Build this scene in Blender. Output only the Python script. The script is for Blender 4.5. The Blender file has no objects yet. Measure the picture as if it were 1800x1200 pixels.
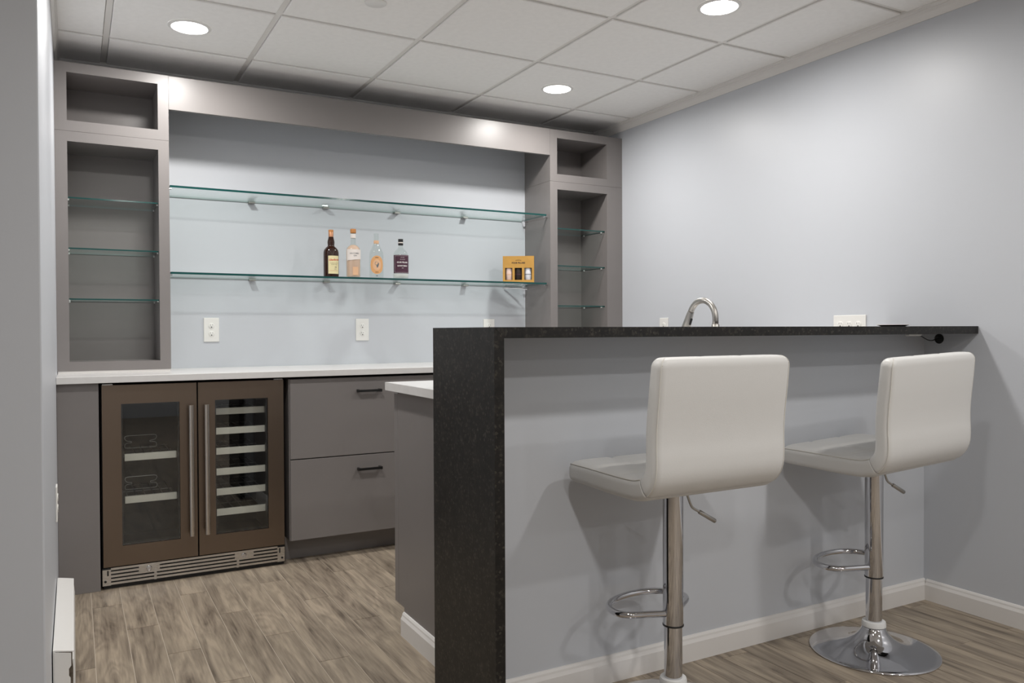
import bpy, bmesh, math, random
from mathutils import Vector, Matrix
random.seed(7)
S = bpy.context.scene
COL = S.collection
PI = math.pi

# ------------------------------------------------------------------ camera
CAM_H = 1.0904
F_PX = 1401.36
YAW, PITCH, ROLL = 0.502686, -0.0138184, -0.0044226
fwd = Vector((math.sin(YAW)*math.cos(PITCH), math.cos(YAW)*math.cos(PITCH), math.sin(PITCH)))
r0 = Vector((math.cos(YAW), -math.sin(YAW), 0)); u0 = r0.cross(fwd)
rt = math.cos(ROLL)*r0 + math.sin(ROLL)*u0
up = -math.sin(ROLL)*r0 + math.cos(ROLL)*u0
cam = bpy.data.objects.new('camera', bpy.data.cameras.new('camera'))
COL.objects.link(cam)
cam.data.sensor_width = 36.0
cam.data.lens = F_PX/1800*36
cam.data.clip_start = 0.02
M = Matrix((rt, up, -fwd)).transposed().to_4x4(); M.translation = (0, 0, CAM_H)
cam.matrix_world = M
S.camera = cam

# ------------------------------------------------------------------ world, exposure
W = bpy.data.worlds.new('world'); S.world = W; W.use_nodes = True
W.node_tree.nodes['Background'].inputs[0].default_value = (0, 0, 0, 1)
W.node_tree.nodes['Background'].inputs[1].default_value = 0.0   # closed basement room: only its ceiling lamps light it
S.view_settings.view_transform = 'Standard'; S.view_settings.look = 'None'
S.view_settings.exposure = -0.22; S.view_settings.gamma = 1.0
S.view_settings.use_curve_mapping = False
LAMP_W = 14.0         # watts of each downlight
LENS = 12.0           # glow of the frosted lens itself
LAMP_COL = (1.0, 0.972, 0.935)

# ------------------------------------------------------------------ material helpers
def new_mat(name):
    m = bpy.data.materials.new(name); m.use_nodes = True
    nt = m.node_tree; b = nt.nodes['Principled BSDF']
    return m, nt, b
def paint(name, col, rough=0.5, metal=0.0, var=0.0, scale=6.0, bump=0.0, bscale=200.0, spec=0.5, coat=0.0):
    m, nt, b = new_mat(name)
    b.inputs['Base Color'].default_value = (*col, 1); b.inputs['Roughness'].default_value = rough
    b.inputs['Metallic'].default_value = metal; b.inputs['Specular IOR Level'].default_value = spec
    b.inputs['Coat Weight'].default_value = coat
    tc = nt.nodes.new('ShaderNodeTexCoord')
    if var > 0:
        n = nt.nodes.new('ShaderNodeTexNoise'); n.inputs['Scale'].default_value = scale; n.inputs['Detail'].default_value = 4
        r = nt.nodes.new('ShaderNodeValToRGB')
        r.color_ramp.elements[0].position = 0.3; r.color_ramp.elements[1].position = 0.7
        r.color_ramp.elements[0].color = (*[c*(1-var) for c in col], 1)
        r.color_ramp.elements[1].color = (*[min(1, c*(1+var)) for c in col], 1)
        nt.links.new(tc.outputs['Object'], n.inputs['Vector']); nt.links.new(n.outputs['Fac'], r.inputs['Fac'])
        nt.links.new(r.outputs['Color'], b.inputs['Base Color'])
    if bump > 0:
        n2 = nt.nodes.new('ShaderNodeTexNoise'); n2.inputs['Scale'].default_value = bscale; n2.inputs['Detail'].default_value = 3
        bp = nt.nodes.new('ShaderNodeBump'); bp.inputs['Strength'].default_value = bump; bp.inputs['Distance'].default_value = 0.002
        nt.links.new(tc.outputs['Object'], n2.inputs['Vector']); nt.links.new(n2.outputs['Fac'], bp.inputs['Height'])
        nt.links.new(bp.outputs['Normal'], b.inputs['Normal'])
    return m
def thin_glass(name, tint, ior=1.5, rough=0.0, refl=1.0):
    m = bpy.data.materials.new(name); m.use_nodes = True; nt = m.node_tree
    nt.nodes.clear()
    o = nt.nodes.new('ShaderNodeOutputMaterial'); mx = nt.nodes.new('ShaderNodeMixShader')
    t = nt.nodes.new('ShaderNodeBsdfTransparent'); g = nt.nodes.new('ShaderNodeBsdfGlossy')
    lw = nt.nodes.new('ShaderNodeLayerWeight'); lw.inputs['Blend'].default_value = .5
    pw = nt.nodes.new('ShaderNodeMath'); pw.operation = 'POWER'; pw.inputs[1].default_value = 5.0
    f = nt.nodes.new('ShaderNodeMath'); f.operation = 'MULTIPLY_ADD'; r_0 = ((ior-1)/(ior+1))**2
    f.inputs[1].default_value = (1-r_0)*.8; f.inputs[2].default_value = r_0
    nt.links.new(lw.outputs['Facing'], pw.inputs[0]); nt.links.new(pw.outputs[0], f.inputs[0])
    t.inputs['Color'].default_value = (*tint, 1); g.inputs['Roughness'].default_value = rough
    g.inputs['Color'].default_value = (refl, refl, refl, 1)
    nt.links.new(f.outputs[0], mx.inputs[0]); nt.links.new(t.outputs[0], mx.inputs[1]); nt.links.new(g.outputs[0], mx.inputs[2])
    nt.links.new(mx.outputs[0], o.inputs['Surface'])
    return m
def brushed(name, col, rough, axis='x', amt=0.12, metal=1.0):
    m, nt, b = new_mat(name)
    b.inputs['Base Color'].default_value = (*col, 1); b.inputs['Metallic'].default_value = metal
    tc = nt.nodes.new('ShaderNodeTexCoord'); mp = nt.nodes.new('ShaderNodeMapping')
    sc = {'x': (3, 300, 300), 'y': (300, 3, 300), 'z': (300, 300, 3)}[axis]
    mp.inputs['Scale'].default_value = sc
    n = nt.nodes.new('ShaderNodeTexNoise'); n.inputs['Scale'].default_value = 1.0
    mr = nt.nodes.new('ShaderNodeMapRange'); mr.inputs['To Min'].default_value = rough-amt; mr.inputs['To Max'].default_value = rough+amt
    nt.links.new(tc.outputs['Object'], mp.inputs['Vector']); nt.links.new(mp.outputs[0], n.inputs['Vector'])
    nt.links.new(n.outputs['Fac'], mr.inputs['Value']); nt.links.new(mr.outputs[0], b.inputs['Roughness'])
    return m
def wood_floor():
    m, nt, b = new_mat('floor_plank_vinyl')
    N, L = nt.nodes.new, nt.links.new
    tc = N('ShaderNodeTexCoord'); oi = N('ShaderNodeObjectInfo')
    off = N('ShaderNodeVectorMath'); off.operation = 'MULTIPLY_ADD'
    cmb = N('ShaderNodeCombineXYZ')
    for k in range(3): L(oi.outputs['Random'], cmb.inputs[k])
    off.inputs[1].default_value = (37, 61, 17)
    L(cmb.outputs[0], off.inputs[0]); L(tc.outputs['Object'], off.inputs[2])
    # grain lines: a long, slowly warped field, pushed aside by knots
    mpw = N('ShaderNodeMapping'); mpw.inputs['Scale'].default_value = (11, 1.5, 1); L(off.outputs[0], mpw.inputs['Vector'])
    nw = N('ShaderNodeTexNoise'); nw.inputs['Scale'].default_value = 1.0; nw.inputs['Detail'].default_value = 2; nw.inputs['Roughness'].default_value = .5; nw.inputs['Distortion'].default_value = .5
    L(mpw.outputs[0], nw.inputs['Vector'])
    mpk = N('ShaderNodeMapping'); mpk.inputs['Scale'].default_value = (4.5, 1.6, 1); L(off.outputs[0], mpk.inputs['Vector'])
    vk = N('ShaderNodeTexVoronoi'); vk.inputs['Scale'].default_value = 1.0; L(mpk.outputs[0], vk.inputs['Vector'])
    kn = N('ShaderNodeMapRange'); kn.inputs['From Min'].default_value = 0; kn.inputs['From Max'].default_value = .30; kn.inputs['To Min'].default_value = 1; kn.inputs['To Max'].default_value = 0
    kn.interpolation_type = 'SMOOTHSTEP'; L(vk.outputs['Distance'], kn.inputs['Value'])
    fl = N('ShaderNodeMath'); fl.operation = 'MULTIPLY_ADD'; fl.inputs[1].default_value = .42; L(kn.outputs[0], fl.inputs[0]); L(nw.outputs['Fac'], fl.inputs[2])
    mul = N('ShaderNodeMath'); mul.operation = 'MULTIPLY'; mul.inputs[1].default_value = 42; L(fl.outputs[0], mul.inputs[0])
    sn = N('ShaderNodeMath'); sn.operation = 'SINE'; L(mul.outputs[0], sn.inputs[0])
    ring = N('ShaderNodeMapRange'); ring.inputs['From Min'].default_value = -1; ring.inputs['From Max'].default_value = 1; L(sn.outputs[0], ring.inputs['Value'])
    mpf = N('ShaderNodeMapping'); mpf.inputs['Scale'].default_value = (170, 7, 1); L(off.outputs[0], mpf.inputs['Vector'])
    nf = N('ShaderNodeTexNoise'); nf.inputs['Scale'].default_value = 1.0; nf.inputs['Detail'].default_value = 5; L(mpf.outputs[0], nf.inputs['Vector'])
    mpb = N('ShaderNodeMapping'); mpb.inputs['Scale'].default_value = (20, 2.3, 1); L(off.outputs[0], mpb.inputs['Vector'])
    nb = N('ShaderNodeTexNoise'); nb.inputs['Scale'].default_value = 1.0; nb.inputs['Detail'].default_value = 7; nb.inputs['Roughness'].default_value = .58; nb.inputs['Distortion'].default_value = .9
    L(mpb.outputs[0], nb.inputs['Vector'])
    a1 = N('ShaderNodeMath'); a1.operation = 'MULTIPLY'; a1.inputs[1].default_value = .085; L(ring.outputs[0], a1.inputs[0])
    a2 = N('ShaderNodeMath'); a2.operation = 'MULTIPLY_ADD'; a2.inputs[1].default_value = .34; L(nf.outputs['Fac'], a2.inputs[0]); L(a1.outputs[0], a2.inputs[2])
    a3 = N('ShaderNodeMath'); a3.operation = 'MULTIPLY_ADD'; a3.inputs[1].default_value = 1.0; L(nb.outputs['Fac'], a3.inputs[0]); L(a2.outputs[0], a3.inputs[2])
    a4 = N('ShaderNodeMath'); a4.operation = 'MULTIPLY_ADD'; a4.inputs[1].default_value = .05; L(oi.outputs['Random'], a4.inputs[0]); L(a3.outputs[0], a4.inputs[2])
    cr = N('ShaderNodeValToRGB'); e = cr.color_ramp.elements
    e[0].position = .47; e[0].color = (.085, .066, .048, 1)
    e[1].position = .92; e[1].color = (.40, .33, .25, 1)
    k = cr.color_ramp.elements.new(.62); k.color = (.205, .166, .126, 1)
    k = cr.color_ramp.elements.new(.76); k.color = (.29, .240, .182, 1)
    L(a4.outputs[0], cr.inputs['Fac']); L(cr.outputs['Color'], b.inputs['Base Color'])
    b.inputs['Roughness'].default_value = .42
    bp = N('ShaderNodeBump'); bp.inputs['Strength'].default_value = .15; bp.inputs['Distance'].default_value = .001
    L(nf.outputs['Fac'], bp.inputs['Height']); L(bp.outputs['Normal'], b.inputs['Normal'])
    return m
def granite():
    m, nt, b = new_mat('black_leathered_granite')
    N, L = nt.nodes.new, nt.links.new
    tc = N('ShaderNodeTexCoord')
    v = N('ShaderNodeTexVoronoi'); v.inputs['Scale'].default_value = 170; L(tc.outputs['Object'], v.inputs['Vector'])
    n = N('ShaderNodeTexNoise'); n.inputs['Scale'].default_value = 34; n.inputs['Detail'].default_value = 8; n.inputs['Roughness'].default_value = .72
    L(tc.outputs['Object'], n.inputs['Vector'])
    cr = N('ShaderNodeValToRGB'); e = cr.color_ramp.elements
    e[0].position = .38; e[0].color = (.0055, .005, .0042, 1); e[1].position = .80; e[1].color = (.070, .060, .046, 1)
    k = e.new(.58); k.color = (.0125, .011, .0095, 1)
    L(n.outputs['Fac'], cr.inputs['Fac'])
    mx = N('ShaderNodeMixRGB'); mx.blend_type = 'MIX'
    bw = N('ShaderNodeRGBToBW'); L(v.outputs['Color'], bw.inputs[0])
    th = N('ShaderNodeMapRange'); th.inputs['From Min'].default_value = .70; th.inputs['From Max'].default_value = .92; th.inputs['To Max'].default_value = .40
    L(bw.outputs[0], th.inputs['Value']); L(th.outputs[0], mx.inputs['Fac'])
    L(cr.outputs['Color'], mx.inputs['Color1']); mx.inputs['Color2'].default_value = (.10, .088, .072, 1)
    L(mx.outputs[0], b.inputs['Base Color'])
    b.inputs['Roughness'].default_value = .42; b.inputs['Specular IOR Level'].default_value = .35
    bp = N('ShaderNodeBump'); bp.inputs['Strength'].default_value = .35; bp.inputs['Distance'].default_value = .0015
    L(n.outputs['Fac'], bp.inputs['Height']); L(bp.outputs['Normal'], b.inputs['Normal'])
    return m

MAT = {}
MAT['wall'] = paint('wall_paint_cool_grey', (.580, .602, .642), .40, bump=.05, bscale=140)
MAT['ceil'] = paint('ceiling_tile_white', (.95, .938, .922), .9, var=.02, scale=40, bump=.12, bscale=500)
MAT['grid'] = paint('ceiling_grid_white', (.82, .80, .77), .5)
MAT['plenum'] = paint('plenum_grey', (.3, .3, .3), .9)
MAT['trim'] = paint('trim_white', (.78, .76, .74), .4)
MAT['cab'] = paint('cabinet_paint_warm_grey', (.215, .199, .194), .36, var=.03, scale=3)
MAT['quartz'] = paint('white_quartz', (.70, .69, .68), .25, bump=0, var=.02, scale=30)
MAT['granite'] = granite()
MAT['plank'] = wood_floor()
MAT['seam'] = paint('floor_seam_light', (.50, .435, .355), .6)
MAT['bronze'] = brushed('bronze_stainless', (.215, .168, .132), .36, 'z', .07)
MAT['steel'] = brushed('brushed_stainless', (.62, .60, .58), .28, 'x', .08)
MAT['steelz'] = brushed('brushed_stainless_bar', (.60, .55, .50), .28, 'z', .06)
MAT['nickel'] = brushed('brushed_nickel', (.45, .435, .41), .36, 'z', .06)
MAT['chrome'] = paint('chrome', (.63, .63, .65), .06, 1.0)
MAT['black'] = paint('black_plastic', (.012, .012, .013), .4)
MAT['blackmetal'] = paint('black_metal', (.010, .010, .010), .35)
MAT['fridge_in'] = paint('fridge_liner_dark_grey', (.020, .022, .024), .5)
MAT['fglass'] = thin_glass('smoked_door_glass', (.92, .935, .935), 1.55)
MAT['shelfbar'] = paint('wine_rack_front', (.86, .82, .72), .4, .0)
MAT['wire'] = paint('dull_wire', (.16, .16, .16), .55, .6)
MAT['glass'] = thin_glass('clear_shelf_glass', (.935, .972, .966), 1.5)
MAT['glass_edge'] = paint('green_glass_edge', (.004, .060, .056), .12)
MAT['glass_back'] = paint('pale_glass_edge', (.22, .30, .29), .3)
MAT['divider'] = paint('pale_coated_wire', (.50, .50, .48), .45)
MAT['leather'] = paint('white_faux_leather', (.685, .68, .665), .42, bump=.10, bscale=420)
MAT['piping'] = paint('white_leather_piping', (.66, .64, .60), .5)
MAT['plastic'] = paint('white_plastic', (.82, .81, .78), .35)
MAT['plasticgap'] = paint('outlet_slot_dark', (.03, .03, .03), .6)
MAT['clearplastic'] = paint('milky_plastic', (.75, .75, .74), .3)
MAT['heater'] = paint('heater_enamel_white', (.74, .73, .71), .4)
MAT['ring'] = paint('light_trim_white', (.85, .84, .82), .4)
MAT['amber'] = thin_glass('dark_amber_glass', (.10, .030, .012), 1.5)
MAT['clear'] = thin_glass('clear_bottle_glass', (.93, .95, .94), 1.45)
MAT['whisky'] = paint('dark_whisky', (.026, .008, .004), .07)
MAT['pinkgin'] = paint('pale_pink_spirit', (.74, .52, .40), .15)
MAT['cork'] = paint('cork_orange', (.52, .22, .06), .6, var=.15, scale=200)
MAT['copper'] = paint('copper_capsule', (.50, .25, .14), .35, .6)
MAT['cream'] = paint('cream_label', (.76, .68, .40), .7)
MAT['whitelabel'] = paint('white_label', (.80, .74, .70), .7)
MAT['peach'] = paint('peach_label', (.74, .46, .28), .7)
MAT['orange'] = paint('orange_label', (.72, .38, .16), .7)
MAT['plum'] = paint('plum_label', (.060, .014, .035), .6)
MAT['greyink'] = paint('grey_ink', (.14, .15, .16), .7)
MAT['darkink'] = paint('dark_ink', (.03, .02, .02), .7)
MAT['redink'] = paint('red_ink', (.55, .03, .02), .7)
MAT['whiteink'] = paint('white_ink', (.80, .78, .76), .7)
MAT['kraft'] = paint('kraft_card', (.50, .27, .055), .6, var=.06, scale=30)
MAT['boxdark'] = paint('dark_card', (.018, .008, .004), .6)
MAT['lightcap'] = paint('pale_pink_mini', (.78, .58, .50), .4)
MAT['whitemini'] = paint('white_mini', (.76, .76, .80), .35)
m, nt, b = new_mat('lamp_lens'); b.inputs['Base Color'].default_value = (.9, .9, .9, 1)
b.inputs['Emission Color'].default_value = (*LAMP_COL, 1); b.inputs['Emission Strength'].default_value = LENS
MAT['lens'] = m

# ------------------------------------------------------------------ geometry helpers
def box(bm, x0, x1, y0, y1, z0, z1):
    vs = [bm.verts.new(p) for p in ((x0,y0,z0),(x1,y0,z0),(x1,y1,z0),(x0,y1,z0),(x0,y0,z1),(x1,y0,z1),(x1,y1,z1),(x0,y1,z1))]
    for f in ((0,3,2,1),(4,5,6,7),(0,1,5,4),(1,2,6,5),(2,3,7,6),(3,0,4,7)):
        bm.faces.new([vs[i] for i in f])
    return bm
def BX(*a, bev=0.0, seg=2):
    bm = box(bmesh.new(), *a)
    if bev > 0: bmesh.ops.bevel(bm, geom=bm.edges[:], offset=bev, segments=seg, affect='EDGES', profile=.5)
    return bm
def prism(bm, prof, axis, a, b):
    """closed 2D profile swept straight along an axis"""
    def P(p, t):
        return {'x': (t, p[0], p[1]), 'y': (p[0], t, p[1]), 'z': (p[0], p[1], t)}[axis]
    A = [bm.verts.new(P(p, a)) for p in prof]; B = [bm.verts.new(P(p, b)) for p in prof]
    n = len(prof)
    bm.faces.new(A); bm.faces.new(B[::-1])
    for i in range(n): bm.faces.new((A[i], B[i], B[(i+1) % n], A[(i+1) % n]))
    bmesh.ops.recalc_face_normals(bm, faces=bm.faces[:])
    return bm
def lathe(bm, prof, seg=32, c=(0, 0), cap=True):
    rings = []
    for r, z in prof:
        rings.append([bm.verts.new((c[0]+r*math.cos(2*PI*k/seg), c[1]+r*math.sin(2*PI*k/seg), z)) for k in range(seg)])
    for a, b2 in zip(rings, rings[1:]):
        for k in range(seg): bm.faces.new((a[k], a[(k+1) % seg], b2[(k+1) % seg], b2[k]))
    if cap:
        bm.faces.new(rings[0][::-1]); bm.faces.new(rings[-1])
    return bm
def tube(bm, pts, r, seg=10, closed=False):
    pts = [Vector(p) for p in pts]; n = len(pts); rings = []
    prev = None
    for i, p in enumerate(pts):
        if closed: d = (pts[(i+1) % n]-pts[i-1]).normalized()
        elif i == 0: d = (pts[1]-p).normalized()
        elif i == n-1: d = (p-pts[-2]).normalized()
        else: d = ((pts[i+1]-p).normalized()+(p-pts[i-1]).normalized()).normalized()
        if prev is None:
            a = Vector((0, 0, 1)) if abs(d.z) < .9 else Vector((1, 0, 0))
            u = d.cross(a).normalized()
        else:
            u = (prev - d*prev.dot(d)).normalized()
        prev = u; v = d.cross(u)
        rr = r[i] if isinstance(r, (list, tuple)) else r
        rings.append([bm.verts.new(p+u*rr*math.cos(2*PI*k/seg)+v*rr*math.sin(2*PI*k/seg)) for k in range(seg)])
    m2 = n if closed else n-1
    for i in range(m2):
        a, b2 = rings[i], rings[(i+1) % n]
        for k in range(seg): bm.faces.new((a[k], a[(k+1) % seg], b2[(k+1) % seg], b2[k]))
    if not closed:
        bm.faces.new(rings[0][::-1]); bm.faces.new(rings[-1])
    bmesh.ops.recalc_face_normals(bm, faces=bm.faces[:])
    return bm
def smoothpath(pts, sub=6, closed=False):
    pts = [Vector(p) for p in pts]; n = len(pts); out = []
    rng = n if closed else n-1
    for i in range(rng):
        p0 = pts[i-1] if (i > 0 or closed) else pts[0]; p1 = pts[i]; p2 = pts[(i+1) % n]
        p3 = pts[(i+2) % n] if (i+2 < n or closed) else pts[-1]
        for k in range(sub):
            t = k/sub
            out.append(.5*((2*p1)+(-p0+p2)*t+(2*p0-5*p1+4*p2-p3)*t*t+(-p0+3*p1-3*p2+p3)*t**3))
    if not closed: out.append(pts[-1])
    return out
def origin_of(o):
    v = Vector((0, 0, 0))
    while o is not None: v += o.location; o = o.parent
    return v
def obj(name, bm, mat, parent=None, smooth=False, local=False, mats=None, loc=None):
    """one mesh object; geometry in world space unless local"""
    if isinstance(bm, bpy.types.Mesh): me = bm
    else:
        if parent is not None and not local:
            bmesh.ops.translate(bm, verts=bm.verts[:], vec=-origin_of(parent))
        if loc is not None and not local:
            bmesh.ops.translate(bm, verts=bm.verts[:], vec=-Vector(loc))
        me = bpy.data.meshes.new(name); bm.to_mesh(me); bm.free()
        for mm in (mats or [mat]): me.materials.append(MAT[mm])
        if smooth:
            for p in me.polygons: p.use_smooth = True
            if smooth != 'all': me.set_sharp_from_angle(angle=math.radians(40))
    o = bpy.data.objects.new(name, me); COL.objects.link(o)
    if parent is not None: o.parent = parent
    if loc is not None: o.location = loc
    return o
def struct(o): o['kind'] = 'structure'; return o
def tag(o, label, cat, group=None):
    o['label'] = label; o['category'] = cat
    if group: o['group'] = group
    return o
def thing(name, label, cat, loc, group=None):
    o = bpy.data.objects.new(name, None); COL.objects.link(o); o.location = loc
    o.empty_display_size = .05
    return tag(o, label, cat, group)
def dup(root, loc, label=None, rotz=None):
    r = root.copy(); COL.objects.link(r); r.location = loc
    if rotz is not None: r.rotation_euler = (0, 0, rotz)
    if label: r['label'] = label
    for ch in list(root.children):
        c = ch.copy(); COL.objects.link(c); c.parent = r
        for g in list(ch.children):
            d = g.copy(); COL.objects.link(d); d.parent = c
    return r

# ================================================================== THE ROOM
XR, XL, YB, YF, XW = 3.005, -.065, 4.335, -3.6, -2.7   # right wall, alcove left wall, back wall, wall behind camera, far left wall
YC = 2.15                                               # where the alcove's left wall begins
ZC = 2.379                                              # face of the ceiling tiles
TOP = 2.46
struct(obj('wall_back', BX(XL-.12, XR+.12, YB, YB+.12, 0, TOP), 'wall'))
struct(obj('wall_right', BX(XR, XR+.12, YF, YB, 0, TOP), 'wall'))
struct(obj('wall_left', BX(XL-.12, XL, YC, YB, 0, TOP, bev=.004), 'wall'))
struct(obj('wall_return', BX(XW, XL-.12, YC, YC+.12, 0, TOP), 'wall'))
struct(obj('wall_far_left', BX(XW-.12, XW, YF, YC+.12, 0, TOP), 'wall'))
struct(obj('wall_front', BX(XW-.12, XR+.12, YF-.12, YF, 0, TOP), 'wall'))

# ---- ceiling: slab, tegular tiles, grid bars
struct(obj('ceiling', BX(XW, XR, YF, YB, TOP-.02, TOP), 'plenum'))
ceiling = bpy.data.objects['ceiling']
GX, GY, T = .1381, 3.9259, .6096
REV = .014
def tile_mesh(w, d):
    bm = bmesh.new(); box(bm, -w/2, w/2, -d/2, d/2, 0, .03)
    es = [e for e in bm.edges if all(v.co.z < .001 for v in e.verts)]
    bmesh.ops.bevel(bm, geom=es, offset=.0025, segments=1, affect='EDGES')
    me = bpy.data.meshes.new('ceiling_tile'); bm.to_mesh(me); bm.free(); me.materials.append(MAT['ceil']); return me
cache = {}
def clip_rects():
    for j in range(-5, 5):
        for i in range(-1, 13):
            x0, x1 = GX+j*T, GX+(j+1)*T; y0, y1 = GY-(i+1)*T, GY-i*T
            x0, x1 = max(x0, XW), min(x1, XR); y0, y1 = max(y0, YF), min(y1, YB)
            if y1 > YC+.01:                       # alcove depth
                if x1 <= XL:
                    y1 = min(y1, YC)
                elif x0 < XL:
                    x0 = XL
            if x1-x0 > .03 and y1-y0 > .04: yield x0, x1, y0, y1
for x0, x1, y0, y1 in clip_rects():
    w, d = round(x1-x0-2*REV, 3), round(y1-y0-2*REV, 3)
    if w < .02 or d < .02: continue
    if (w, d) not in cache: cache[(w, d)] = tile_mesh(w, d)
    o = bpy.data.objects.new('ceiling_tile', cache[(w, d)]); COL.objects.link(o)
    o.parent = ceiling; o.location = ((x0+x1)/2, (y0+y1)/2, ZC)
for j in range(-4, 5):
    x = GX+j*T; y1 = YB if x > XL else YC
    obj('grid_bar', BX(x-.012, x+.012, YF, y1, ZC+.008, ZC+.05), 'grid', ceiling)
for i in range(0, 13):
    y = GY-i*T; xa = XL if y > YC else XW
    obj('grid_bar', BX(xa, XR, y-.0115, y+.0115, ZC+.0085, ZC+.045), 'grid', ceiling)
# crown moulding around the ceiling
def crown_prof(s):     # (offset from wall, z), s = sign of the direction into the room
    p = [(0, ZC-.054), (.004, ZC-.054), (.006, ZC-.046), (.011, ZC-.030), (.012, ZC-.018), (.016, ZC-.016), (.017, ZC-.008), (.021, ZC-.006), (.021, ZC+.012), (0, ZC+.012)]
    return [(s*a, z) for a, z in p]
bm = bmesh.new(); prism(bm, [(XR+a, z) for a, z in crown_prof(-1)], 'y', YF, YB); struct(obj('trim_1', bm, 'trim'))
bm = bmesh.new(); prism(bm, [(YB+a, z) for a, z in crown_prof(-1)], 'x', XL, XR-.0); struct(obj('trim_2', bm, 'trim'))
bm = bmesh.new(); prism(bm, [(XL+a, z) for a, z in crown_prof(1)], 'y', YC, YB); struct(obj('trim_3', bm, 'trim'))

# ---- floor: slab plus single planks
floor = struct(obj('floor', BX(XW, XR, YF, YB, -.05, -.0012), 'seam'))
PW, PL, PX0, PE = .1075, .945, .052, 3.545
pc = {}
rest = bmesh.new()
for k in range(-26, 28):
    x0, x1 = PX0+k*PW, PX0+(k+1)*PW
    x0c, x1c = max(x0, XW), min(x1, XR)
    if x1c-x0c < .01: continue
    for n in range(-9, 3):
        y1 = PE-.315*(k % 3)+n*PL; y0 = y1-PL
        y1c, y0c = min(y1, YB), max(y0, YF)
        if x1c <= XL-.1: y1c = min(y1c, YC+.05)
        if y1c-y0c < .02: continue
        w, d = round(x1c-x0c-.0026, 4), round(y1c-y0c-.0026, 4)
        cx, cy = (x0c+x1c)/2, (y0c+y1c)/2
        if x1c > -.2 and y1c > .55:
            if (w, d) not in pc:
                bm = bmesh.new(); box(bm, -w/2, w/2, -d/2, d/2, -.001, 0)
                me = bpy.data.meshes.new('plank'); bm.to_mesh(me); bm.free(); me.materials.append(MAT['plank']); pc[(w, d)] = me
            o = bpy.data.objects.new('plank', pc[(w, d)]); COL.objects.link(o); o.parent = floor; o.location = (cx, cy, 0)
        else:
            box(rest, x0c+.0007, x1c-.0007, y0c+.0007, y1c-.0007, -.001, 0)
o = obj('plank_field', rest, 'plank', floor); o['kind'] = 'stuff'

# ---- half-height bar wall, baseboards
BY = 2.015
struct(obj('wall_bar', BX(.966, XR, BY, 2.145, 0, 1.0695), 'wall'))
def base_prof(w, s):   # profile against a wall at coordinate w, s = direction into the room
    return [(w, 0), (w+s*.014, 0), (w+s*.014, .060), (w+s*.012, .064), (w+s*.009, .070), (w+s*.008, .076), (w+s*.004, .082), (w, .083)]
bm = bmesh.new(); prism(bm, base_prof(BY, -1), 'x', .966, XR); struct(obj('baseboard_bar', bm, 'trim'))
bm = bmesh.new(); prism(bm, base_prof(XR, -1), 'y', YF, BY-.0142); struct(obj('baseboard_right', bm, 'trim'))
bm = bmesh.new(); prism(bm, base_prof(1.03, -1), 'y', 2.145, 2.685); struct(obj('baseboard_bar_side', bm, 'trim'))
bm = bmesh.new(); prism(bm, base_prof(YC, -1), 'x', XW, XL); struct(obj('baseboard_return', bm, 'trim'))
bm = bmesh.new(); prism(bm, base_prof(XL, 1), 'y', YC, 2.625); struct(obj('baseboard_left', bm, 'trim'))

# ================================================================== BAR
g = thing('bar_counter', 'black leathered granite bar counter with a waterfall end standing on the floor', 'bar counter', (1.95, 1.99, 0))
bm = bmesh.new(); prism(bm, [(.936, 1.099), (XR-.001, 1.099), (XR-.001, 1.0705), (.9645, 1.0705)], 'y', 1.796, 2.19)
obj('top_slab', bm, 'granite', g)
bm = bmesh.new(); prism(bm, [(.936, 1.0985), (.9645, 1.070), (.9645, 0), (.936, 0)], 'y', 1.796, 2.19)
obj('waterfall_panel', bm, 'granite', g)

# lower worktop behind the bar, with a sink opening
SX0, SX1, SY0, SY1 = 1.86, 2.28, 2.29, 2.66
CX0, CY0, CY1, CZ0, CZ1 = 1.004, 2.1455, 2.80, .873, .902
bm = bmesh.new()
xs, ys = [CX0, SX0, SX1, XR-.001], [CY0, SY0, SY1, CY1]
for a in range(3):
    for c in range(3):
        if (a, c) != (1, 1): box(bm, xs[a], xs[a+1], ys[c], ys[c+1], CZ0, CZ1)
bmesh.ops.remove_doubles(bm, verts=bm.verts[:], dist=1e-5)
seen = {}
for f in bm.faces[:]:
    key = tuple(sorted(v.index for v in f.verts)) if False else tuple(round(q, 4) for q in f.calc_center_median())
    seen.setdefault(key, []).append(f)
bmesh.ops.delete(bm, geom=[f for v in seen.values() if len(v) > 1 for f in v], context='FACES')
wt = obj('bar_worktop', bm, 'quartz')
tag(wt, 'low white quartz worktop behind the dark bar, its corner showing past the waterfall end', 'worktop')
bm = bmesh.new()
def open_bowl(bm, x0, x1, y0, y1, zt, zb, t):
    box(bm, x0, x1, y0, y1, zb-t, zb)
    box(bm, x0-t, x0, y0-t, y1+t, zb-t, zt); box(bm, x1, x1+t, y0-t, y1+t, zb-t, zt)
    box(bm, x0, x1, y0-t, y0, zb-t, zt); box(bm, x0, x1, y1, y1+t, zb-t, zt)
# the bowl hangs under the opening
sink = thing('bar_sink', 'small stainless undermount sink in the worktop behind the bar', 'sink', (2.07, 2.475, .70))
open_bowl(bm, SX0-.004, SX1+.004, SY0-.004, SY1+.004, CZ0-.0005, .70, .002); obj('bowl', bm, 'steel', sink)
bm = lathe(bmesh.new(), [(.040, .7005), (.040, .703), (.030, .7035), (.028, .7015)], 24, (2.07, 2.475)); obj('drain', bm, 'chrome', sink, True)
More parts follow.
